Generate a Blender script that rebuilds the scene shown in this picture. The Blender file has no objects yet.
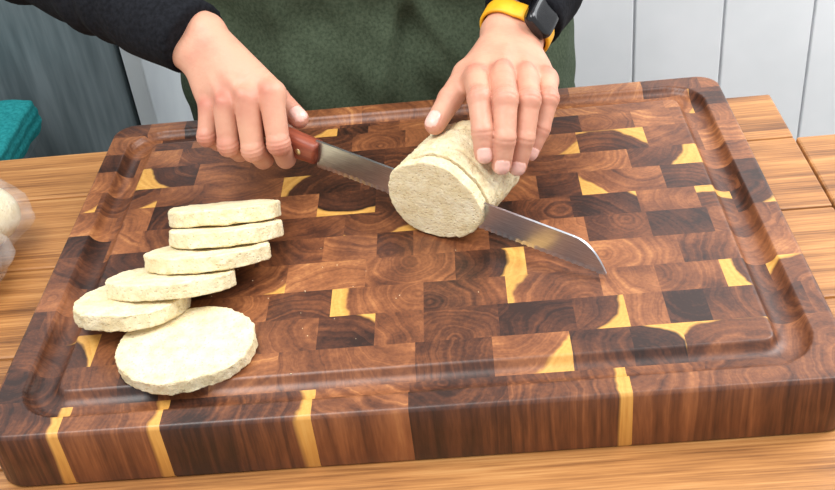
import bpy, bmesh, numpy as np, math, random
from mathutils import Vector, Matrix, noise
random.seed(7); rng=np.random.RandomState(5)
ZT=0.845            # height of the board's top above the floor; scene is modelled relative to it and lifted at the end
A=np.array
scn=bpy.context.scene
try: scn.view_settings.view_transform='Standard'
except Exception: pass

# ---------------------------------------------------------------- helpers
def link(ob,parent=None):
    bpy.context.collection.objects.link(ob)
    if parent: ob.parent=parent
    return ob
def empty(name):
    e=bpy.data.objects.new(name,None); e.empty_display_size=.05; return link(e)
def mesh_np(name,V,polys,mat=None,parent=None,smooth=True,scale=1.0):
    me=bpy.data.meshes.new(name)
    V=np.asarray(V,dtype=np.float64)*scale
    if isinstance(polys,np.ndarray):
        n=len(polys); me.vertices.add(len(V)); me.vertices.foreach_set('co',V.ravel())
        me.loops.add(n*4); me.polygons.add(n)
        me.loops.foreach_set('vertex_index',polys.ravel().astype(np.int32))
        me.polygons.foreach_set('loop_start',np.arange(0,n*4,4,dtype=np.int32))
        try: me.polygons.foreach_set('loop_total',np.full(n,4,dtype=np.int32))
        except Exception: pass
        me.update(calc_edges=True)
    else:
        me.from_pydata([tuple(v) for v in V],[],polys)
    me.validate()
    if smooth: me.polygons.foreach_set('use_smooth',[True]*len(me.polygons))
    if mat: me.materials.append(mat)
    return link(bpy.data.objects.new(name,me),parent)
def box_data(x0,x1,y0,y1,z0,z1):
    v=[(x,y,z) for x in(x0,x1) for y in(y0,y1) for z in(z0,z1)]
    f=[(0,1,3,2),(4,6,7,5),(0,4,5,1),(2,3,7,6),(0,2,6,4),(1,5,7,3)]
    return v,f
def boxes(name,lst,mat,parent=None,bevel=.002):
    V=[];F=[]
    for b in lst:
        v,f=box_data(*b); o=len(V); V+=v; F+=[tuple(i+o for i in q) for q in f]
    ob=mesh_np(name,V,F,mat,parent,smooth=False)
    if bevel:
        m=ob.modifiers.new('b','BEVEL'); m.width=bevel; m.segments=2; m.limit_method='ANGLE'
    return ob
def loft(name,rings,mat,parent=None,closed=True,scale=1.0,cap=True):
    n=len(rings[0]); V=[p for r in rings for p in r]; F=[]
    for i in range(len(rings)-1):
        for j in range(n):
            k=(j+1)%n
            F.append((i*n+j,i*n+k,(i+1)*n+k,(i+1)*n+j))
    if cap:
        F.append(tuple(range(n-1,-1,-1))); o=(len(rings)-1)*n; F.append(tuple(range(o,o+n)))
    return mesh_np(name,V,F,mat,parent,True,scale)
def unit(v): v=A(v,float); return v/np.linalg.norm(v)

# ---- signed-distance modelling (mm) -> surface nets
def grid(lo,hi,h):
    ax=[np.arange(lo[i],hi[i]+h,h,dtype=np.float32) for i in range(3)]
    G=np.stack(np.meshgrid(*ax,indexing='ij'),-1); return G
def seg(P,a,b,r1,r2=None):
    r2=r1 if r2 is None else r2
    a=A(a,np.float32); b=A(b,np.float32); ba=b-a
    pa=P-a; t=np.clip((pa@ba)/max(float(ba@ba),1e-6),0,1)
    q=pa-t[...,None]*ba
    return np.sqrt((q*q).sum(-1))-(r1+(r2-r1)*t)
def ell(P,c,r):
    r=A(r,np.float32); q=(P-A(c,np.float32))/r
    k=np.sqrt((q*q).sum(-1)); return (k-1)*r.min()
def smin(a,b,k):
    h=np.clip(.5+.5*(b-a)/k,0,1); return b*(1-h)+a*h-k*h*(1-h)
def wob(P,wl,seed,n=5):
    r=np.random.RandomState(seed); o=0
    for i in range(n):
        d=r.normal(size=3); d/=np.linalg.norm(d); d=(d*(2*math.pi/(wl*r.uniform(.7,1.4)))).astype(np.float32)
        o=o+np.sin(P@d+r.uniform(0,6.28))
    return o/n
def snets(F,lo,h):
    S=F<0; nx,ny,nz=F.shape
    cs=[(i,j,k) for i in(0,1) for j in(0,1) for k in(0,1)]
    cnt=sum(S[i:nx-1+i,j:ny-1+j,k:nz-1+k].astype(np.int8) for i,j,k in cs)
    I,J,K=np.nonzero((cnt>0)&(cnt<8))
    idx=-np.ones((nx-1,ny-1,nz-1),np.int64); idx[I,J,K]=np.arange(len(I))
    acc=np.zeros((len(I),3)); n=np.zeros(len(I))
    for a in cs:
        for ax in range(3):
            if a[ax]==0:
                b=list(a); b[ax]=1
                fa=F[I+a[0],J+a[1],K+a[2]]; fb=F[I+b[0],J+b[1],K+b[2]]
                m=(fa<0)!=(fb<0); t=np.where(m,fa/np.where(m,fa-fb,1),0)
                p=np.tile(A(a,float),(len(I),1)); p[:,ax]+=t
                acc+=p*m[:,None]; n+=m
    V=acc/n[:,None]+np.stack([I,J,K],1); V=V*h+A(lo,float)
    Q=[]
    for ax in range(3):
        u,w=(ax+1)%3,(ax+2)%3
        s0=[slice(1,-1)]*3; s1=[slice(1,-1)]*3; s0[ax]=slice(0,-1); s1[ax]=slice(1,None)
        a0=S[tuple(s0)]; a1=S[tuple(s1)]
        g=list(np.nonzero(a0!=a1)); ins=a0[tuple(g)]
        for q in(u,w): g[q]=g[q]+1
        def cell(du,dw):
            c=[x.copy() for x in g]; c[u]-=du; c[w]-=dw; return idx[tuple(c)]
        q=np.stack([cell(1,1),cell(0,1),cell(0,0),cell(1,0)],1)
        q[~ins]=q[~ins][:,::-1]; Q.append(q)
    Q=np.concatenate(Q); Q=Q[(Q>=0).all(1)]
    return V,Q

# ---------------------------------------------------------------- materials
def mat(name):
    m=bpy.data.materials.new(name); m.use_nodes=True; nt=m.node_tree
    return m,nt,nt.nodes['Principled BSDF']
def N(nt,t,**k):
    n=nt.nodes.new(t)
    for a,b in k.items(): setattr(n,a,b)
    return n
def lin(c): return tuple(((x/255)/12.92 if x/255<=.04045 else ((x/255+.055)/1.055)**2.4) for x in c)+(1,)
def ramp(nt,stops):
    r=N(nt,'ShaderNodeValToRGB'); e=r.color_ramp.elements
    while len(e)<len(stops): e.new(.5)
    for el,(p,c) in zip(e,stops): el.position=p; el.color=lin(c)
    return r
def math_(nt,op,a,b=None,c=None,clamp=False):
    n=N(nt,'ShaderNodeMath',operation=op); n.use_clamp=clamp
    for i,x in enumerate((a,b,c)):
        if x is None: continue
        if isinstance(x,(int,float)): n.inputs[i].default_value=x
        else: nt.links.new(x,n.inputs[i])
    return n.outputs[0]
def mixc(nt,f,a,b,mode='MIX'):
    n=N(nt,'ShaderNodeMix',data_type='RGBA',blend_type=mode)
    for s,x in((0,f),(6,a),(7,b)):
        if isinstance(x,(int,float)): n.inputs[s].default_value=x
        elif isinstance(x,tuple): n.inputs[s].default_value=x
        else: nt.links.new(x,n.inputs[s])
    return n.outputs[2]
def noise_tex(nt,scale,detail=3,vec=None,mapscale=None,rough=.55):
    tc=N(nt,'ShaderNodeTexCoord').outputs['Object']
    if mapscale:
        mp=N(nt,'ShaderNodeMapping'); mp.inputs['Scale'].default_value=mapscale; nt.links.new(tc,mp.inputs[0]); tc=mp.outputs[0]
    n=N(nt,'ShaderNodeTexNoise'); n.inputs['Scale'].default_value=scale; n.inputs['Detail'].default_value=detail; n.inputs['Roughness'].default_value=rough
    nt.links.new(tc if vec is None else vec,n.inputs['Vector']); return n
def bump(nt,bs,h,strength,dist=.001):
    b=N(nt,'ShaderNodeBump'); b.inputs['Strength'].default_value=strength; b.inputs['Distance'].default_value=dist
    nt.links.new(h,b.inputs['Height']); nt.links.new(b.outputs[0],bs.inputs['Normal'])
def simple(name,c1,c2,scale=20,rough=.6,bs_=.2,bd=.001,mapscale=None,metal=0,detail=3,stops=(.35,.65),spec=.5):
    m,nt,bs=mat(name); n=noise_tex(nt,scale,detail,mapscale=mapscale)
    r=ramp(nt,[(stops[0],c1),(stops[1],c2)]); nt.links.new(n.outputs[0],r.inputs[0]); nt.links.new(r.outputs[0],bs.inputs['Base Color'])
    bs.inputs['Roughness'].default_value=rough; bs.inputs['Metallic'].default_value=metal; bs.inputs['Specular IOR Level'].default_value=spec
    if bs_: bump(nt,bs,n.outputs[0],bs_,bd)
    return m

# end-grain wood
def m_board():
    m,nt,bs=mat('end_grain_wood'); L=nt.links.new
    tc=N(nt,'ShaderNodeTexCoord').outputs['Object']
    sp=N(nt,'ShaderNodeSeparateXYZ'); L(tc,sp.inputs[0])
    ac=N(nt,'ShaderNodeAttribute',attribute_name='ctr'); sc=N(nt,'ShaderNodeSeparateXYZ'); L(ac.outputs['Vector'],sc.inputs[0])
    as_=N(nt,'ShaderNodeAttribute',attribute_name='sap'); ss=N(nt,'ShaderNodeSeparateXYZ'); L(as_.outputs['Vector'],ss.inputs[0])
    dx=math_(nt,'SUBTRACT',sp.outputs[0],sc.outputs[0]); dy=math_(nt,'SUBTRACT',sp.outputs[1],sc.outputs[1])
    d=math_(nt,'SQRT',math_(nt,'ADD',math_(nt,'MULTIPLY',dx,dx),math_(nt,'MULTIPLY',dy,dy)))
    off=N(nt,'ShaderNodeVectorMath',operation='SCALE'); L(ac.outputs['Vector'],off.inputs[0]); off.inputs['Scale'].default_value=7
    flat=N(nt,'ShaderNodeVectorMath',operation='MULTIPLY'); L(tc,flat.inputs[0]); flat.inputs[1].default_value=(1,1,.12)
    add=N(nt,'ShaderNodeVectorMath',operation='ADD'); L(flat.outputs[0],add.inputs[0]); L(off.outputs[0],add.inputs[1])
    nz=N(nt,'ShaderNodeTexNoise'); nz.inputs['Scale'].default_value=26; nz.inputs['Detail'].default_value=3; L(add.outputs[0],nz.inputs['Vector'])
    dd=math_(nt,'MULTIPLY_ADD',math_(nt,'SUBTRACT',nz.outputs[0],.5),.022,d)
    w=math_(nt,'MULTIPLY_ADD',dd,200,math_(nt,'MULTIPLY',sc.outputs[2],90))
    rn=N(nt,'ShaderNodeTexNoise',noise_dimensions='1D'); rn.inputs['Scale'].default_value=1; rn.inputs['Detail'].default_value=4; rn.inputs['Roughness'].default_value=.6; L(w,rn.inputs['W'])
    fib=N(nt,'ShaderNodeTexNoise'); fib.inputs['Scale'].default_value=380; fib.inputs['Detail'].default_value=3; L(add.outputs[0],fib.inputs['Vector'])
    big=N(nt,'ShaderNodeTexNoise'); big.inputs['Scale'].default_value=30; big.inputs['Detail'].default_value=3; L(add.outputs[0],big.inputs['Vector'])
    tone=math_(nt,'ADD',ss.outputs[1],math_(nt,'MULTIPLY',math_(nt,'SUBTRACT',rn.outputs[0],.5),.7))
    tone=math_(nt,'ADD',tone,math_(nt,'MULTIPLY',math_(nt,'SUBTRACT',big.outputs[0],.5),1.0))
    tone=math_(nt,'ADD',tone,math_(nt,'MULTIPLY',math_(nt,'SUBTRACT',fib.outputs[0],.5),.4),clamp=True)
    r=ramp(nt,[(0,(44,25,18)),(.25,(78,44,29)),(.5,(114,67,41)),(.75,(148,92,56)),(1,(186,128,78))]); L(tone,r.inputs[0])
    y=ramp(nt,[(.1,(168,110,46)),(.5,(208,154,76)),(1,(230,188,110))]); L(math_(nt,'ADD',math_(nt,'MULTIPLY',rn.outputs[0],.6),math_(nt,'MULTIPLY',fib.outputs[0],.4)),y.inputs[0])
    mask=math_(nt,'MULTIPLY',math_(nt,'SUBTRACT',dd,ss.outputs[0]),380,clamp=True)
    col=mixc(nt,mask,r.outputs[0],y.outputs[0])
    L(col,bs.inputs['Base Color']); bs.inputs['Roughness'].default_value=.38
    bs.inputs['Specular IOR Level'].default_value=.5
    bump(nt,bs,fib.outputs[0],.10,.0005)
    return m
def m_table():
    m,nt,bs=mat('oiled_table_wood'); L=nt.links.new
    n1=noise_tex(nt,3.2,7,mapscale=(1.3,22,12),rough=.65); n2=noise_tex(nt,12,4,mapscale=(1,45,20)); n3=noise_tex(nt,2.2,2)
    t=math_(nt,'ADD',math_(nt,'MULTIPLY',n1.outputs[0],.6),math_(nt,'MULTIPLY',n2.outputs[0],.4))
    t=math_(nt,'ADD',t,math_(nt,'MULTIPLY',math_(nt,'SUBTRACT',n3.outputs[0],.5),.2))
    r=ramp(nt,[(.34,(98,60,32)),(.44,(146,96,52)),(.54,(180,124,70)),(.68,(206,154,96))]); L(t,r.inputs[0])
    L(r.outputs[0],bs.inputs['Base Color']); bs.inputs['Roughness'].default_value=.42; bump(nt,bs,t,.3,.0012); return m
def m_skin():
    m,nt,bs=mat('skin'); L=nt.links.new
    red=N(nt,'ShaderNodeAttribute',attribute_name='red').outputs['Fac']; nail=N(nt,'ShaderNodeAttribute',attribute_name='nail').outputs['Fac']
    n=noise_tex(nt,38,4); f=math_(nt,'ADD',math_(nt,'MULTIPLY',red,.8),math_(nt,'MULTIPLY',math_(nt,'SUBTRACT',n.outputs[0],.42),1.2),clamp=True)
    c=mixc(nt,f,lin((208,154,128)),lin((182,104,86))); c=mixc(nt,nail,c,lin((232,184,170)))
    L(c,bs.inputs['Base Color']); L(math_(nt,'SUBTRACT',.5,math_(nt,'MULTIPLY',nail,.28)),bs.inputs['Roughness'])
    bs.inputs['Subsurface Weight'].default_value=.1; bs.inputs['Subsurface Radius'].default_value=(1,.35,.2); bs.inputs['Subsurface Scale'].default_value=.003
    v=noise_tex(nt,300,3); bump(nt,bs,v.outputs[0],.4,.0008); return m
def m_dough():
    m,nt,bs=mat('raw_dough'); L=nt.links.new
    n=noise_tex(nt,70,6,rough=.72); r=ramp(nt,[(.28,(214,190,142)),(.46,(232,214,172)),(.68,(242,229,196))]); L(n.outputs[0],r.inputs[0])
    v=N(nt,'ShaderNodeTexVoronoi'); v.inputs['Scale'].default_value=330; tc=N(nt,'ShaderNodeTexCoord'); L(tc.outputs['Object'],v.inputs['Vector'])
    pore=math_(nt,'MULTIPLY',math_(nt,'SUBTRACT',.30,v.outputs['Distance']),5,clamp=True)
    c=mixc(nt,math_(nt,'MULTIPLY',pore,.35),r.outputs[0],lin((196,168,120))); L(c,bs.inputs['Base Color'])
    bs.inputs['Roughness'].default_value=.62; bs.inputs['Subsurface Weight'].default_value=.08; bs.inputs['Subsurface Radius'].default_value=(1,.7,.4); bs.inputs['Subsurface Scale'].default_value=.003
    n2=noise_tex(nt,260,5,rough=.7); bump(nt,bs,math_(nt,'SUBTRACT',n2.outputs[0],math_(nt,'MULTIPLY',pore,.35)),.8,.002); return m
MB=m_board(); MT=m_table(); MS=m_skin(); MD=m_dough()
M_shirt=simple('black_knit',(15,16,20),(27,28,33),260,.9,.5,.001,spec=.15)
M_apron=simple('green_canvas',(58,68,52),(76,86,68),300,.9,.4,.0008,spec=.15)
M_trouser=simple('dark_denim',(35,42,58),(48,56,76),200,.8,.3,spec=.2)
M_steel=simple('brushed_steel',(184,188,194),(212,216,220),40,.3,.03,.0003,(2,60,60),metal=1)
M_handle=simple('red_pakkawood',(112,50,34),(160,82,56),12,.42,.1,.0004,(1,12,12))
M_rivet=simple('rivet_brass',(190,170,130),(215,200,165),60,.3,0,metal=1)
M_yellow=simple('yellow_silicone',(226,160,20),(240,176,30),60,.5,.05)
M_black=simple('black_glass',(10,10,12),(20,20,24),30,.15,0)
M_wall=simple('white_painted_boards',(232,234,236),(242,243,245),6,.5,.05)
M_grey=simple('grey_painted_wood',(84,96,100),(112,124,128),5,.6,.2,.001,(12,12,1.2))
M_lighttrim=simple('pale_trim_paint',(176,182,186),(190,196,198),8,.5,.05)
M_floor=simple('concrete_floor',(118,114,108),(142,138,130),5,.8,.2)
M_teal=simple('teal_cotton',(24,120,124),(44,146,148),220,.9,.6,.001,spec=.2)
M_hair=simple('brown_hair',(46,30,20),(74,50,34),40,.6,.5,.002,(8,8,1))
M_shoe=simple('shoe_leather',(28,26,26),(44,40,38),60,.5,.1)
mp,nt,bs=mat('clear_plastic_film'); bs.inputs['Base Color'].default_value=(.9,.9,.88,1); bs.inputs['Alpha'].default_value=.16; bs.inputs['Roughness'].default_value=.12
n_=noise_tex(nt,35,3); bump(nt,bs,n_.outputs[0],.8,.004); M_film=mp

# ---------------------------------------------------------------- room
boxes('floor',[(-2.2,2.4,-2.0,1.0,-.895,-.845)],M_floor,bevel=0)
lst=[]; x=-2.2
while x<2.4:
    lst.append((x,x+.146,.93,.95,-.845,1.4)); x+=.15
lst.append((-2.2,2.4,.94,1.0,-.845,1.4))
boxes('wall_back',lst,M_wall,bevel=.002)

# cabinet on the left, against the wall
cab=empty('grey_cabinet')
boxes('carcass',[(-1.5,-.402,.58,.925,-.845,.35)],M_grey,cab,.004)
boxes('doors',[(-1.49,-.955,.56,.578,-.78,.33),(-.945,-.405,.56,.578,-.78,.33)],M_grey,cab,.004)
boxes('edge_strip',[(-.4,-.375,.56,.925,-.845,.35)],M_lighttrim,cab,.003)
boxes('handles',[(-.985,-.97,.54,.558,-.1,.05),(-.93,-.915,.54,.558,-.1,.05)],M_steel,cab,.003)

# table
tb=[]
tt=-.051; tk=.035
ys=[.262,.172,.050,-.075,-.20,-.325,-.45,-.55]
for i in range(len(ys)-1):
    tb.append((-1.05,.3745,ys[i+1]+.0007,ys[i]-.0007,tt-tk,tt))
yr=[.172,.02,-.12,-.26,-.40,-.55]
for i in range(len(yr)-1): tb.append((.3760,.80,yr[i+1]+.0007,yr[i]-.0007,tt-tk,tt))
tab=empty('wooden_table')
boxes('top_planks',tb,MT,tab,.0025)
boxes('frame',[(-.98,.74,.12,.145,tt-tk-.10,tt-tk-.001),(-.98,.74,-.50,-.475,tt-tk-.10,tt-tk-.001),(-.98,-.955,-.475,.12,tt-tk-.1,tt-tk-.001),(.715,.74,-.475,.12,tt-tk-.1,tt-tk-.001)],MT,tab)
for i,(x,y) in enumerate([(-.99,.10),(-.99,-.51),(.69,.10),(.69,-.51)]):
    boxes('leg_%d'%(i+1),[(x,x+.065,y,y+.065,-.845,tt-tk-.001)],MT,tab,.004)

# ---------------------------------------------------------------- cutting board
W,D,R=.61,.44,.022
st=.0016; nx=int(round(W/st)); ny=int(round(D/st))
xs=np.linspace(-W/2,W/2,nx+1); yy=np.linspace(-D/2,D/2,ny+1)
X,Y=np.meshgrid(xs,yy,indexing='ij')
cx,cy=W/2-R,D/2-R
qx=np.abs(X)-cx; qy=np.abs(Y)-cy
co=(qx>0)&(qy>0); ln=np.hypot(qx,qy); f=np.where(co&(ln>R),R/np.maximum(ln,1e-9),1)
X2=np.where(co,np.sign(X)*(cx+qx*f),X); Y2=np.where(co,np.sign(Y)*(cy+qy*f),Y)
def srr(x,y,hx,hy,r):
    a=np.abs(x)-hx+r; b=np.abs(y)-hy+r
    return np.hypot(np.maximum(a,0),np.maximum(b,0))+np.minimum(np.maximum(a,b),0)-r
din=-srr(X2,Y2,W/2,D/2,R)
g=srr(X2,Y2,W/2-.034,D/2-.031,.022)/.0125
Z=-.0085*np.sqrt(np.clip(1-g**2,0,1))
e=.0032; k=np.clip(e-din,0,e); Z-= e-np.sqrt(np.maximum(e*e-k*k,0))
V=np.stack([X2,Y2,Z],-1).reshape(-1,3)
ii,jj=np.meshgrid(np.arange(nx),np.arange(ny),indexing='ij')
def vi(i,j): return i*(ny+1)+j
Q=np.stack([vi(ii,jj),vi(ii+1,jj),vi(ii+1,jj+1),vi(ii,jj+1)],-1).reshape(-1,4)
# block layout: rows of end-grain blocks, some with sapwood
rows=[-D/2]
while rows[-1]<D/2: rows.append(rows[-1]+random.uniform(.032,.041))
forced=[(-56,6),(42,-61),(80,-92),(149,-135),(245,-85),(166,-170),(79,-174),(-77,-145),(-218,122),(165,33),(138,104),(204,110),(-258,-142),(270,10),(257,-170),(-90,70),(-40,30),(110,-165),(-120,178),(60,160),(-200,-60),(255,90),(0,-110)]
fx=(X[:-1,:-1]+X[1:,1:])/2; fy=(Y[:-1,:-1]+Y[1:,1:])/2
CT=np.zeros(fx.shape+(3,)); SP=np.zeros(fx.shape+(3,)); last=0
row0=[-.31,-.245,-.173,-.118,-.068,0.0,.068,.151,.205,.262,.32]; stripes={-.245,-.173,-.068,.151}
for r in range(len(rows)-1):
    x=-W/2-random.uniform(0,.04); bnd=[x]
    while bnd[-1]<W/2: bnd.append(bnd[-1]+random.choice([.03,.037,.044,.05,.056,.063,.072]))
    if r==0: bnd=row0
    for x,x1 in zip(bnd[:-1],bnd[1:]):
        w=x1-x
        y0,y1=rows[r],rows[r+1]
        m=(fx>=x)&(fx<x+w)&(fy>=y0)&(fy<y1)
        bx,by=x+w/2,(y0+y1)/2
        a=random.uniform(0,6.28); dd=random.choice([random.uniform(.01,.03),random.uniform(.025,.05),random.uniform(.04,.09)])
        isf=any(x<=p/1000<x+w and y0<=q/1000<y1 for p,q in forced); rs=random.random()<.08
        if isf or rs: dd=random.uniform(.030,.05)
        c=(bx+dd*math.cos(a),by+dd*math.sin(a))
        far=max(math.hypot(px-c[0],py-c[1]) for px in(x,x+w) for py in(y0,y1))
        sap=far*random.uniform(.70,.82) if isf else (far*random.uniform(.84,.93) if rs else 9)
        tone=random.choice([.12,.2,.3,.38,.46,.54,.64])
        if r==0:
            sap=9; tone=random.choice([.2,.3,.38,.48])
            if x1 in stripes: c=(x-.03,by); sap=(x1-.009)-c[0]
        if abs(tone-last)<.09: tone=min(.68,tone+.17)
        last=tone
        CT[m]=(c[0],c[1],random.uniform(0,9)); SP[m]=(sap,tone,0)
CT=CT.reshape(-1,3); SP=SP.reshape(-1,3)
loopv=[];loopf=[]
for i in range(nx): loopv.append(vi(i,0)); loopf.append(i*ny)
for j in range(ny): loopv.append(vi(nx,j)); loopf.append((nx-1)*ny+j)
for i in range(nx,0,-1): loopv.append(vi(i,ny)); loopf.append((i-1)*ny+ny-1)
for j in range(ny,0,-1): loopv.append(vi(0,j)); loopf.append(j-1)
n0=len(V); n=len(loopv); Vl=V[loopv]
low=Vl.copy(); low[:,2]=-.0485; low2=low.copy(); low2[:,2]=-.0508; low2[:,:2]*=.995
V=np.concatenate([V,low,low2])
s=np.arange(n); t=(s+1)%n; lv=A(loopv)
S1=np.stack([lv[s],n0+s,n0+t,lv[t]],1); S2=np.stack([n0+s,n0+n+s,n0+n+t,n0+t],1)
Q=np.concatenate([Q,S1,S2])
CT=np.concatenate([CT,CT[loopf],CT[loopf]]); SP=np.concatenate([SP,SP[loopf],SP[loopf]])
board=mesh_np('cutting_board',V,Q,MB)
if len(board.data.polygons)==len(Q):
    a=board.data.attributes.new('ctr','FLOAT_VECTOR','FACE'); a.data.foreach_set('vector',CT.ravel())
    a=board.data.attributes.new('sap','FLOAT_VECTOR','FACE'); a.data.foreach_set('vector',SP.ravel())

# ---------------------------------------------------------------- dough
def dough(name,rx,ry,a0,a1,M,seed,round1=1.4,round0=1.4,amp=1.0,flat=False,parent=None,crease=()):
    n=150; T=[(a0,.002),(a0,.2),(a0,.4),(a0,.6),(a0,.78),(a0,.88),(a0,1-1.6*round0/rx)]
    for q in(.3,.6,.85): T.append((a0+round0*(1-math.cos(q*math.pi/2)),1-round0/rx*(1-math.sin(q*math.pi/2))))
    L=a1-a0-round0-round1; m=max(5,int(L/1.4))
    for i in range(m+1): T.append((a0+round0+L*i/m,1))
    for q in(.85,.7,.5,.3,.1): T.append((a1-round1*(1-math.cos(q*math.pi/2)),1-round1/rx*(1-math.sin(q*math.pi/2))))
    T+= [(a1,1-1.25*round1/rx),(a1,.9*(1-1.25*round1/rx)),(a1,.75*(1-1.25*round1/rx)),(a1,.5*(1-1.25*round1/rx)),(a1,.25*(1-1.25*round1/rx)),(a1,.002)]
    rings=[]
    for (a,s) in T:
        rg=[]
        for j in range(n):
            th=2*math.pi*j/n; c,sn=math.cos(th),math.sin(th)
            lowf=noise.noise(Vector((c*1.3+seed,sn*1.3,seed*2)))*.08
            ruf=noise.noise(Vector((c*6+seed,sn*6,a*.05)))*1.2*amp + noise.noise(Vector((c*17,sn*17+seed,a*.2)))*1.0*amp+ noise.noise(Vector((c*38,sn*38+seed,a*.5)))*.5*amp
            k=(1+lowf); p=rx*c*k+c*ruf*(s>.8); q=ry*sn*k+sn*ruf*(s>.8)
            for (ca,dep,wd) in crease:
                if s>.8:
                    aa=a-ca-3*noise.noise(Vector((c*2,sn*2,ca))); dp=dep*math.exp(-(aa/wd)**2); p-=c*dp; q-=sn*dp
            p*=s;q*=s
            if flat: q=max(q,-ry+1.2)
            az=a+ (noise.noise(Vector((p*.06,q*.06,seed+a)))*1.2 + noise.noise(Vector((p*.25,q*.25,seed+a)))*.4)*amp*(1 if s<.97 else .6)
            v=M@Vector((p/1000,q/1000,az/1000)); rg.append(tuple(v))
        rings.append(rg)
    return loft(name,rings,MD,parent)
def slice_(x,yF,hF,rx,ry,t,seed,rz=0):
    al=math.asin(max(0,hF)/(2*ry))
    cyy=yF+ry*math.cos(al)+t/2*math.sin(al); cz=hF-ry*math.sin(al)+t/2*math.cos(al)
    M=Matrix.Translation((x/1000,cyy/1000,cz/1000+.0010))@Matrix.Rotation(-al,4,'X')@Matrix.Rotation(rz,4,'Z')
    dough('dough_slice',rx,ry,-t/2,t/2,M,seed)
slice_(-166,-189,0,51,42,11.5,1.3)
slice_(-214,-137,18,44,36,13,2.1)
slice_(-185,-119,30,51,37,12.5,3.7)
slice_(-162,-91,33,49,38,12.5,4.2)
slice_(-150,-62,35,46,38,12.5,5.9)
slice_(-156,-33,36,48,38,13,6.4)
h=A((.858,-.514,0)); nn=A((.514,.858,0))
Ml=Matrix(((h[0],0,nn[0],.0225),(h[1],0,nn[1],-.023),(0,1,0,.037),(0,0,0,1)))
logE=empty('dough_log')
dough('piece_being_cut',43.5,36,0,10.6,Ml,8.2,1.2,1.2,.8,True,logE)
dough('remaining_log',43.5,36.5,13.2,84,Ml,8.2,20,1.2,.9,True,logE,crease=[(27,1.6,1.6),(58,1.2,3)])
for ob in [o for o in bpy.data.objects if o.type=='MESH' and (o.name.startswith('dough') or o.parent==logE)]:
    b=bmesh.new(); b.from_mesh(ob.data); bmesh.ops.recalc_face_normals(b,faces=b.faces); b.to_mesh(ob.data); b.free()
cv=[];cf=[]
for i in range(30):
    if i<18: px,py=random.gauss(-.02,.06),random.gauss(-.07,.04)
    else: px,py=random.gauss(-.09,.07),random.gauss(-.10,.05)
    r=random.uniform(.0003,.0007); o=len(cv)
    cv+=[(px-r,py,r*.6),(px+r,py,r*.5),(px,py-r,r*.7),(px,py+r,r*.5),(px,py,r*1.4),(px,py,.0)]
    cf+=[(o,o+2,o+4),(o+2,o+1,o+4),(o+1,o+3,o+4),(o+3,o,o+4),(o+2,o,o+5),(o+1,o+2,o+5),(o+3,o+1,o+5),(o,o+3,o+5)]
mesh_np('dough_crumbs',cv,cf,MD,smooth=False)

# ---------------------------------------------------------------- knife
P0=A((-76,46,49.)); tipc=A((153,-96,14.5)); hx=unit(tipc-P0); ny_=unit((.514,.858,0)); hz=np.cross(hx,ny_)
Mk=Matrix([[hx[i]*1,ny_[i]*1,hz[i]*1,P0[i]/1000] for i in range(3)]+[[0,0,0,1]])
kn=empty('bread_knife')
L=270; V=[];F=[]; xs_=np.arange(0,L+.1,.6); hh=13.4
for x in xs_:
    zt=hh+1.5*(1-x/L)
    if x>L-30: zt=hh-(2*hh-3)*((x-(L-30))/30)**2.2
    zb=-hh
    if x>L-8: zb=-hh+1.5*((x-(L-8))/8)**2
    sr=abs(math.sin(math.pi*x/5.5)) if 8<x<L-8 else 0
    zb2=min(zb+.9*sr,zt-.2); zm=min(zb+4.0+1.6*sr,zt-.1)
    V+=[(x,1.0,zt),(x,.95,zm),(x,0,zb2),(x,-.95,zm),(x,-1.0,zt)]
m=len(xs_)
for i in range(m-1):
    for j in range(5):
        k=(j+1)%5; F.append((i*5+j,(i+1)*5+j,(i+1)*5+k,i*5+k))
F.append((0,1,2,3,4)); F.append(tuple((m-1)*5+j for j in(4,3,2,1,0)))
bl=mesh_np('blade',V,F,M_steel,kn,False,.001); bl.matrix_basis=Mk
rings=[]
for s_ in [-2,0,3,10,25,45,65,85,100,112,119,123,125]:
    hh_=12.5+1.0*math.sin(s_/125*3.1)-(1.5 if s_<30 else 0)*math.cos(max(s_,0)/30*1.5)+2.5*(s_/125)**3
    th=8.6
    if s_<0: hh_*=.95; th*=.85
    if s_>115: k_=math.sqrt(max(.05,1-((s_-115)/11)**2)); hh_*=k_; th*=k_
    rg=[]
    for j in range(28):
        a=2*math.pi*j/28; c,sn=math.cos(a),math.sin(a)
        rg.append((-s_+ (3 if s_<3 else 0)*sn*.5, th*math.copysign(abs(c)**.7,c), 2.5-.5*(s_/125)+hh_*math.copysign(abs(sn)**.7,sn)))
    rings.append(rg)
hd=loft('handle',rings,M_handle,kn,scale=.001); hd.matrix_basis=Mk
for i,s_ in enumerate((14,48,95)):
    rings=[[(-s_+r*math.cos(a),y,2.5+r*math.sin(a)) for a in np.linspace(0,2*math.pi,20,endpoint=False)] for r,y in((.1,-9.1),(2.6,-9.1),(3,-8.8),(3,8.8),(2.6,9.1),(.1,9.1))]
    rv=loft('rivet_%d'%(i+1),rings,M_rivet,kn,scale=.001); rv.matrix_basis=Mk
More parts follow.
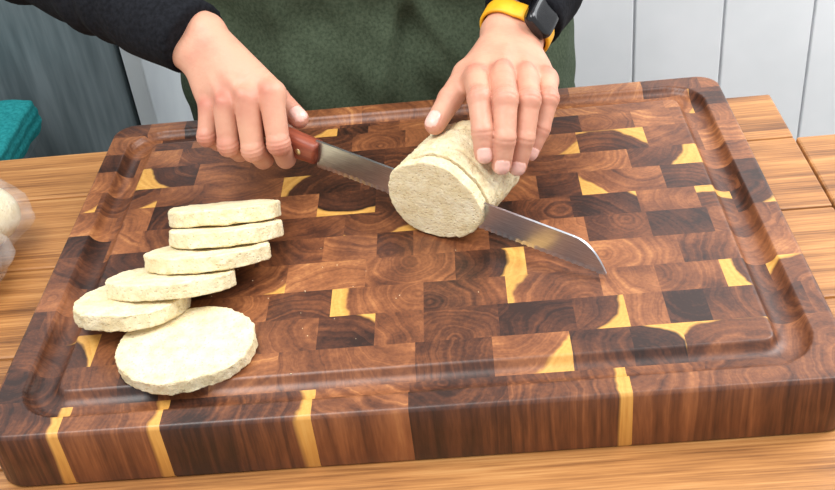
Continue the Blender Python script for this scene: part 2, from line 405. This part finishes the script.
# ---------------------------------------------------------------- hands
person=empty('person')
def hand(name,Wr,El,fing,thumb,h=1.0,tdir=(.55,.8)):
    Wr=A(Wr,float); El=A(El,float); fd=unit(El-Wr)
    I,Kp=A(fing[0][0],float),A(fing[3][0],float); row=I-Kp; row=unit(row-fd*(row@fd))
    pts=np.concatenate([A(f,float) for f in fing]+[A(thumb,float),[Wr,Wr+fd*45]])
    lo=pts.min(0)-26; hi=pts.max(0)+26
    P=grid(lo,hi,h)
    palmn=np.cross(I-Wr,Kp-Wr)
    tips=(A(fing[1][3],float)+A(fing[2][3],float))/2
    palmn=unit(palmn)
    if palmn@(tips-(I+Kp)/2)>0: palmn=-palmn      # dorsal
    rs=[(11.0,10.0,8.9,7.9),(11.2,10.2,9.1,8.0),(10.8,9.7,8.6,7.7),(9.6,8.5,7.6,6.8)]
    palm=smin(seg(P,Wr+row*11+fd*60,Wr+row*11,19,17.5),seg(P,Wr-row*11+fd*60,Wr-row*11,19,17.5),10)
    for i,f in enumerate(fing):
        o=(1.5-i)*7.5
        palm=smin(palm,seg(P,Wr+row*o-fd*6,A(f[0],float)-palmn*3,14.5,11.5),9)
    palm=smin(palm,seg(P,Wr-row*12-palmn*6-fd*8,Wr*.35+Kp*.65-palmn*7,12,11),10)
    c,mcp,ip,tp=[A(x,float) for x in thumb]
    th=smin(seg(P,c,mcp,15,12),seg(P,mcp,ip,11.6,10.2),5); th=smin(th,seg(P,ip,tp,10.3,8.8),3)
    fmin=None; nails=[];redp=[]
    for i,f in enumerate(fing):
        f=[A(x,float) for x in f]; r=rs[i]
        d=smin(seg(P,f[0]+palmn*1.5,f[1],r[0],r[1]-.3),seg(P,f[1],f[2],r[1]-.3,r[2]-.2),2.5)
        d=smin(d,seg(P,f[2],f[3],r[2]-.2,r[3]),2.5)
        cen=(f[0]+f[3])/2
        dk=unit(f[1]-cen)
        d=smin(d,seg(P,f[1]+dk*1.0,f[1]+dk*1.0,r[1]-.2),3)
        bd=unit(f[2]-f[0]); ax=(P-f[1].astype(np.float32))@bd.astype(np.float32)
        near=np.abs(d)<6
        cr=sum(.55*np.exp(-((ax-o)/.9)**2) for o in(-3.6,-.2,3.2)); d=d+np.where(near&(np.abs(ax)<7),cr,0)
        bd=unit(f[3]-f[2]); ax=(P-f[2].astype(np.float32))@bd.astype(np.float32)
        rr=np.sqrt(((P-f[2].astype(np.float32))**2).sum(-1)); d=d+np.where((rr<14),.5*np.exp(-(ax/.9)**2),0)
        fmin=d if fmin is None else np.minimum(fmin,d)
        ddir=(f[2]+f[3])/2-(f[0]+f[3])/2; ddir=unit(ddir-bd*(ddir@bd))
        nails.append((f[3]+bd*.5+ddir*r[3]*.95,bd,ddir,r[3]*.74)); redp+=[(f[1]+dk*6,9),(f[3],9),(f[0]+palmn*8,9),(f[2],6)]
    bd=unit(tp-ip); ddir=unit(unit(row)*tdir[0]+palmn*tdir[1]); ddir=unit(ddir-bd*(ddir@bd))
    nails.append((tp+ddir*8.4,bd,ddir,6.6)); redp+=[(ip,9),(tp,9)]
    F_=smin(palm,th,9); F_=smin(F_,fmin,4)
    for i in range(3):  # valleys between knuckles
        a=(A(fing[i][0],float)+A(fing[i+1][0],float))/2+palmn*11
        F_=F_+1.8*np.exp(-((seg(P,a+fd*14,a-fd*4,0))/4.5)**2)
    for i in range(1,3):  # tendons
        a=A(fing[i][0],float)+palmn*9; F_=F_-.9*np.exp(-((seg(P,a,Wr*.7+a*.3+palmn*3,0))/3.5)**2)
    for (cn,bd,dr,hw) in nails:
        q=P-cn.astype(np.float32); sd=np.cross(bd,dr)
        u=q@bd.astype(np.float32); w=q@sd.astype(np.float32); v=q@dr.astype(np.float32)
        k=((u/(hw*1.1))**4+(w/hw)**4); m=(np.abs(v)<4)
        F_=F_-m*(.35*np.clip((1-k)*6,0,1)) + m*.45*np.exp(-((k-1.35)/.3)**2)
    V,Q=snets(F_,lo,h)
    ob=mesh_np(name,V,Q,MS,person,True,.001)
    red=np.zeros(len(V)); nl=np.zeros(len(V))
    for c_,s_ in redp: red+=.75*np.exp(-((V-c_)**2).sum(1)/s_**2)
    for (cn,bd,dr,hw) in nails:
        q=V-cn; sd=np.cross(bd,dr); u=q@bd; w=q@sd; v=q@dr
        nl=np.maximum(nl,((((u/(hw*1.1))**4+(w/hw)**4)<1)&(np.abs(v)<3.5)).astype(float))
    if len(ob.data.vertices)==len(V):
        a=ob.data.attributes.new('red','FLOAT','POINT'); a.data.foreach_set('value',np.clip(red,0,1))
        a=ob.data.attributes.new('nail','FLOAT','POINT'); a.data.foreach_set('value',nl)
    return fd,row,palmn
W1=(-178,134,122); E1=(-370,290,170)
hand('right_hand',W1,E1,[
 [(-108,64,102),(-106,41,66),(-105,54,43),(-108,72,40)],
 [(-129,61,101),(-129,43,61),(-126,60,41),(-127,80,42)],
 [(-149,67,94),(-151,51,63),(-147,68,45),(-147,86,47)],
 [(-166,78,86),(-171,62,67),(-166,76,52),(-165,92,52)]],
 [(-160,134,108),(-134,116,96),(-110,93,82),(-91,74,70)])
W2=(101,142,97); E2=(190,330,150)
fd2,row2,dn2=hand('left_hand',W2,E2,[
 [(65,56,103),(66,15,106),(66,-9,90),(66,-16,73)],
 [(86,54,106),(86,8,107),(83,-13,84),(79,-18,63)],
 [(106,58,100),(105,16,100),(99,-2,76),(92,-8,54)],
 [(123,64,92),(122,32,91),(114,17,72),(104,8,56)]],
 [(82,120,92),(58,82,94),(42,54,87),(28,31,77)],tdir=(.3,.9))

# wristwatch on the left wrist
ww=empty('wristwatch')
c=A(W2)+fd2*12; dz=unit(np.cross(fd2,row2))
if dz@dn2<0: dz=-dz
def wr(dirv):
    for t in np.arange(20,60,.25):
        p=c+dirv*t; P=p.reshape(1,3).astype(np.float32)
        d=smin(seg(P,A(W2)+row2*11+fd2*60,A(W2)+row2*11,19,17.5),seg(P,A(W2)-row2*11+fd2*60,A(W2)-row2*11,19,17.5),10)[0]
        if d>1.6: return t
    return 40
prof=[(-9,0),(-9,2.2),(-7,3),(7,3),(9,2.2),(9,0)]
rings=[]
for a in np.linspace(0,2*math.pi,72,endpoint=False):
    dv=row2*math.cos(a)+dz*math.sin(a); t=wr(dv)
    rings.append([tuple(c+dv*(t+q)+fd2*p) for p,q in prof])
rings.append(rings[0])
loft('band',rings,M_yellow,ww,scale=.001,cap=False)
a=math.radians(128); dv=row2*math.cos(a)+dz*math.sin(a); t=wr(dv); tv=unit(np.cross(fd2,dv))
rings=[]
for q,s_ in((1,.9),(2,1),(9,1),(11,.92),(11.5,.7),(11.5,.01)):
    rings.append([tuple(c+dv*(t+q)+fd2*(19*s_*math.copysign(abs(math.cos(b))**.5,math.cos(b)))+tv*(15*s_*math.copysign(abs(math.sin(b))**.5,math.sin(b)))) for b in np.linspace(0,2*math.pi,40,endpoint=False)])
loft('watch_case',rings,M_black,ww,scale=.001)
ww.parent=person

# ---------------------------------------------------------------- body
S1_=(-225,410,420); S2_=(130,410,420)
def torso(P):
    T=seg(P,(-140,435,-20),(45,435,-20),118)
    T=smin(T,seg(P,(-125,432,130),(25,432,130),106),50)
    T=smin(T,seg(P,(-140,425,300),(40,425,300),108),60)
    T=smin(T,seg(P,(-195,415,415),(95,415,415),62),50)
    return T
lo=(-440,100,-90);hi=(265,575,500)
P=grid(lo,hi,4.0)
B=torso(P)
for Wp,Ep,Sp,off,rc in((W1,E1,S1_,6,34),(W2,E2,S2_,25,37)):
    f_=unit(A(Wp,float)-A(Ep,float)); C_=A(Wp,float)-f_*off
    fore=seg(P,Ep,C_+f_*30,48,rc-1); fore=np.maximum(fore,((P-C_.astype(np.float32))@f_.astype(np.float32)))
    arm=smin(seg(P,Sp,Ep,60,50),fore,14)
    sl=(P-A(Ep,np.float32))@f_.astype(np.float32)
    arm=arm+2.4*np.sin(sl*.15+1.8*np.sin(P[...,0]*.045)+P[...,2]*.06)*(np.clip((sl+40)/60,0,1)*np.clip((200-sl)/60,0,1))
    B=smin(B,arm,26)
B=B+2.5*wob(P,80,3)
B=np.maximum(B,-(P[...,2]+60))
V_,Q_=snets(B,lo,4.0); mesh_np('shirt',V_,Q_,M_shirt,person,True,.001); del P,B
# apron
lo=(-310,262,-440);hi=(215,500,370); P=grid(lo,hi,3.4)
T=smin(torso(P),seg(P,(-140,440,-60),(45,440,-60),118),20)
sk=np.minimum(seg(P,(-140,440,-60),(-150,440,-430),118,124),seg(P,(45,440,-60),(55,440,-430),118,124)); sk=smin(sk,seg(P,(-50,432,-60),(-50,432,-430),118,124),60)
T=smin(T,sk,30)
xw=P[...,0]+12*np.sin(P[...,2]*.018+1)+P[...,2]*.18
def ridge(x,c,w,a): return a*np.exp(-((x-c)/w)**2)
fold=ridge(xw,-200,15,-7)+ridge(xw,-165,20,6)+ridge(xw,-118,14,-8)+ridge(xw,-66,20,7)+ridge(xw-P[...,2]*.55,-20,13,-8)+ridge(xw,15,16,7)+ridge(xw+P[...,2]*.6,70,14,-8)+ridge(xw,110,16,6)+ridge(xw,148,12,-7)+3.5*wob(P,60,8)
T=T+fold*np.clip((220-P[...,2])/120,0.15,1)
A_=np.abs(T-14)-4.2
zz=P[...,2]; xx=np.abs(P[...,0]+50)
A_=np.maximum(A_,P[...,1]-(455-np.clip((zz-60)*.6,0,70)))
A_=np.maximum(A_,xx-(255-np.clip((zz-110)*1.1,0,140))); A_=np.maximum(A_,zz-345); A_=np.maximum(A_,-(zz+425))
V_,Q_=snets(A_,lo,3.4); mesh_np('apron',V_,Q_,M_apron,person,True,.001); del P,T,A_
# trousers
lo=(-290,290,-845);hi=(190,570,-30); P=grid(lo,hi,7)
T=seg(P,(-130,438,-80),(30,438,-80),104)
for x in(-130,32): T=smin(T,smin(seg(P,(x,438,-130),(x,436,-440),94,68),seg(P,(x,436,-440),(x,445,-790),68,56),20),25)
T=np.maximum(T+2*wob(P,100,4),-(P[...,2]+790)); T=np.maximum(T,P[...,2]+50)
V_,Q_=snets(T,lo,7); mesh_np('trousers',V_,Q_,M_trouser,person,True,.001)
lo=(-200,290,-850);hi=(110,520,-740);P=grid(lo,hi,5); T=None
for x in(-130,32):
    q=smin(seg(P,(x,340,-815),(x,450,-800),30,34),seg(P,(x,450,-800),(x,450,-760),38,34),15)
    T=q if T is None else np.minimum(T,q)
T=np.maximum(T,-(P[...,2]+843)); V_,Q_=snets(T,lo,5); mesh_np('shoes',V_,Q_,M_shoe,person,True,.001)
# head (above the frame)
c0=A((-50,372,640.))
lo=(-150,240,430);hi=(50,500,790);P=grid(lo,hi,3.2)
H=ell(P,c0+(0,12,18),(76,92,98)); H=smin(H,ell(P,c0+(0,-18,-45),(56,62,70)),25)
H=smin(H,seg(P,c0+(0,-82,8),c0+(0,-103,-28),8,12),9)
for s in(-1,1):
    H=smin(H,ell(P,c0+(s*76,14,-8),(9,20,32)),4); H=H+5*np.exp(-((P-(c0+(s*30,-82,8)).astype(np.float32))**2).sum(-1)/14**2)
    H=smin(H,ell(P,c0+(s*30,-74,6),(13,12,12)),3); H=smin(H,seg(P,c0+(s*16,-88,26),c0+(s*44,-76,26),6),8)
H=smin(H,seg(P,c0+(-18,-80,-58),c0+(18,-80,-58),6.5),3); H=smin(H,seg(P,c0+(-16,-79,-70),c0+(16,-79,-70),7),3)
H=smin(H,seg(P,(-50,425,430),(-50,398,580),56,52),20)
V_,Q_=snets(H,lo,3.2); mesh_np('head',V_,Q_,MS,person,True,.001)
Hh=ell(P,c0+(0,18,24),(86,98,102)); face=ell(P,c0+(0,-75,-30),(66,75,95)); Hh=np.maximum(Hh,-face)
Hh=np.maximum(smin(Hh,seg(P,c0+(0,80,20),c0+(0,95,-70),48,30),30),-face)+2.5*np.sin(P[...,0]*.25)*.6
V_,Q_=snets(Hh,lo,3.2); mesh_np('hair',V_,Q_,M_hair,person,True,.001)
for s in(-1,1):
    me=bpy.data.meshes.new('eye')
    b=bmesh.new(); bmesh.ops.create_uvsphere(b,u_segments=16,v_segments=10,radius=.006); b.to_mesh(me); b.free(); me.materials.append(M_black)
    o=bpy.data.objects.new('eye_%d'%(1 if s<0 else 2),me); link(o,person); o.location=(c0[0]/1000+s*.03,(c0[1]-84)/1000,(c0[2]+4)/1000)

# ---------------------------------------------------------------- left side props
stl=empty('stool')
boxes('seat',[(-.86,-.53,.31,.53,-.175,-.145)],M_grey,stl,.006)
for i,(x,y) in enumerate([(-.85,.32),(-.85,.49),(-.57,.32),(-.57,.49)]): boxes('leg_%d'%(i+1),[(x,x+.03,y,y+.03,-.845,-.176)],M_grey,stl,.003)
lo=(-830,310,-150);hi=(-480,520,-75);P=grid(lo,hi,3)
q=np.abs(P-A((-656,412,-121),np.float32))-A((140,85,14),np.float32)
T=np.sqrt((np.maximum(q,0)**2).sum(-1))+np.minimum(q.max(-1),0)-8
T=T+4*wob(P,60,2)+1.2*np.sin(P[...,2]*.45); T=np.maximum(T,-(P[...,2]+144))
V_,Q_=snets(T,lo,3); mesh_np('folded_cloth',V_,Q_,M_teal,None,True,.001)
# bagged dough at the left edge
bag=empty('bagged_dough')
lo=(-530,-40,-60);hi=(-330,140,60);P=grid(lo,hi,3)
T=smin(ell(P,(-428,82,-9),(62,42,40)),ell(P,(-431,20,-11),(64,44,38)),8)+1.5*wob(P,40,5)
D_=np.maximum(T+3,-(P[...,2]+49.5)); V_,Q_=snets(D_,lo,3); mesh_np('dough',V_,Q_,MD,bag,True,.001)
D_=np.maximum(T-4+3*wob(P,22,9),-(P[...,2]+50.8)); V_,Q_=snets(D_,lo,3); mesh_np('plastic_film',V_,Q_,M_film,bag,True,.001)

# ---------------------------------------------------------------- light
w=bpy.data.worlds.new('World'); scn.world=w; w.use_nodes=True; bg=w.node_tree.nodes['Background']; bg.inputs[0].default_value=(.95,.98,1,1); bg.inputs[1].default_value=.92
def area(name,loc,tgt,sx,sy,e,col=(1,1,1)):
    l=bpy.data.lights.new(name,'AREA'); l.shape='RECTANGLE'; l.size=sx; l.size_y=sy; l.energy=e; l.color=col
    o=bpy.data.objects.new(name,l); link(o); o.location=loc; o.rotation_euler=(Vector(tgt)-Vector(loc)).to_track_quat('-Z','Y').to_euler()
area('ceiling_softbox',(-.5,-.4,1.55),(0,0,0),1.0,.8,24,(1,.995,.98))
area('window_light',(1.5,.5,1.1),(.1,.1,0),1.0,1.0,20,(.95,.98,1))
area('wall_fill',(.9,.0,1.2),(.5,.93,-.3),.8,.5,13,(1,1,1))  # added fill aimed at the back wall to brighten it, not a real fixture

# ---------------------------------------------------------------- camera
cd=bpy.data.cameras.new('camera'); cam=bpy.data.objects.new('camera',cd); link(cam); scn.camera=cam
cd.sensor_width=36; cd.lens=1061.08/835*36; cd.clip_start=.02
cam.matrix_world=Matrix(((.99526,.07932,.05637,.05512),(-.00111,.58851,-.80844,-.73722),(-.0973,.80454,.5858,.51225),(0,0,0,1)))
for o in list(scn.objects):
    if o.parent is None: o.location.z+=ZT
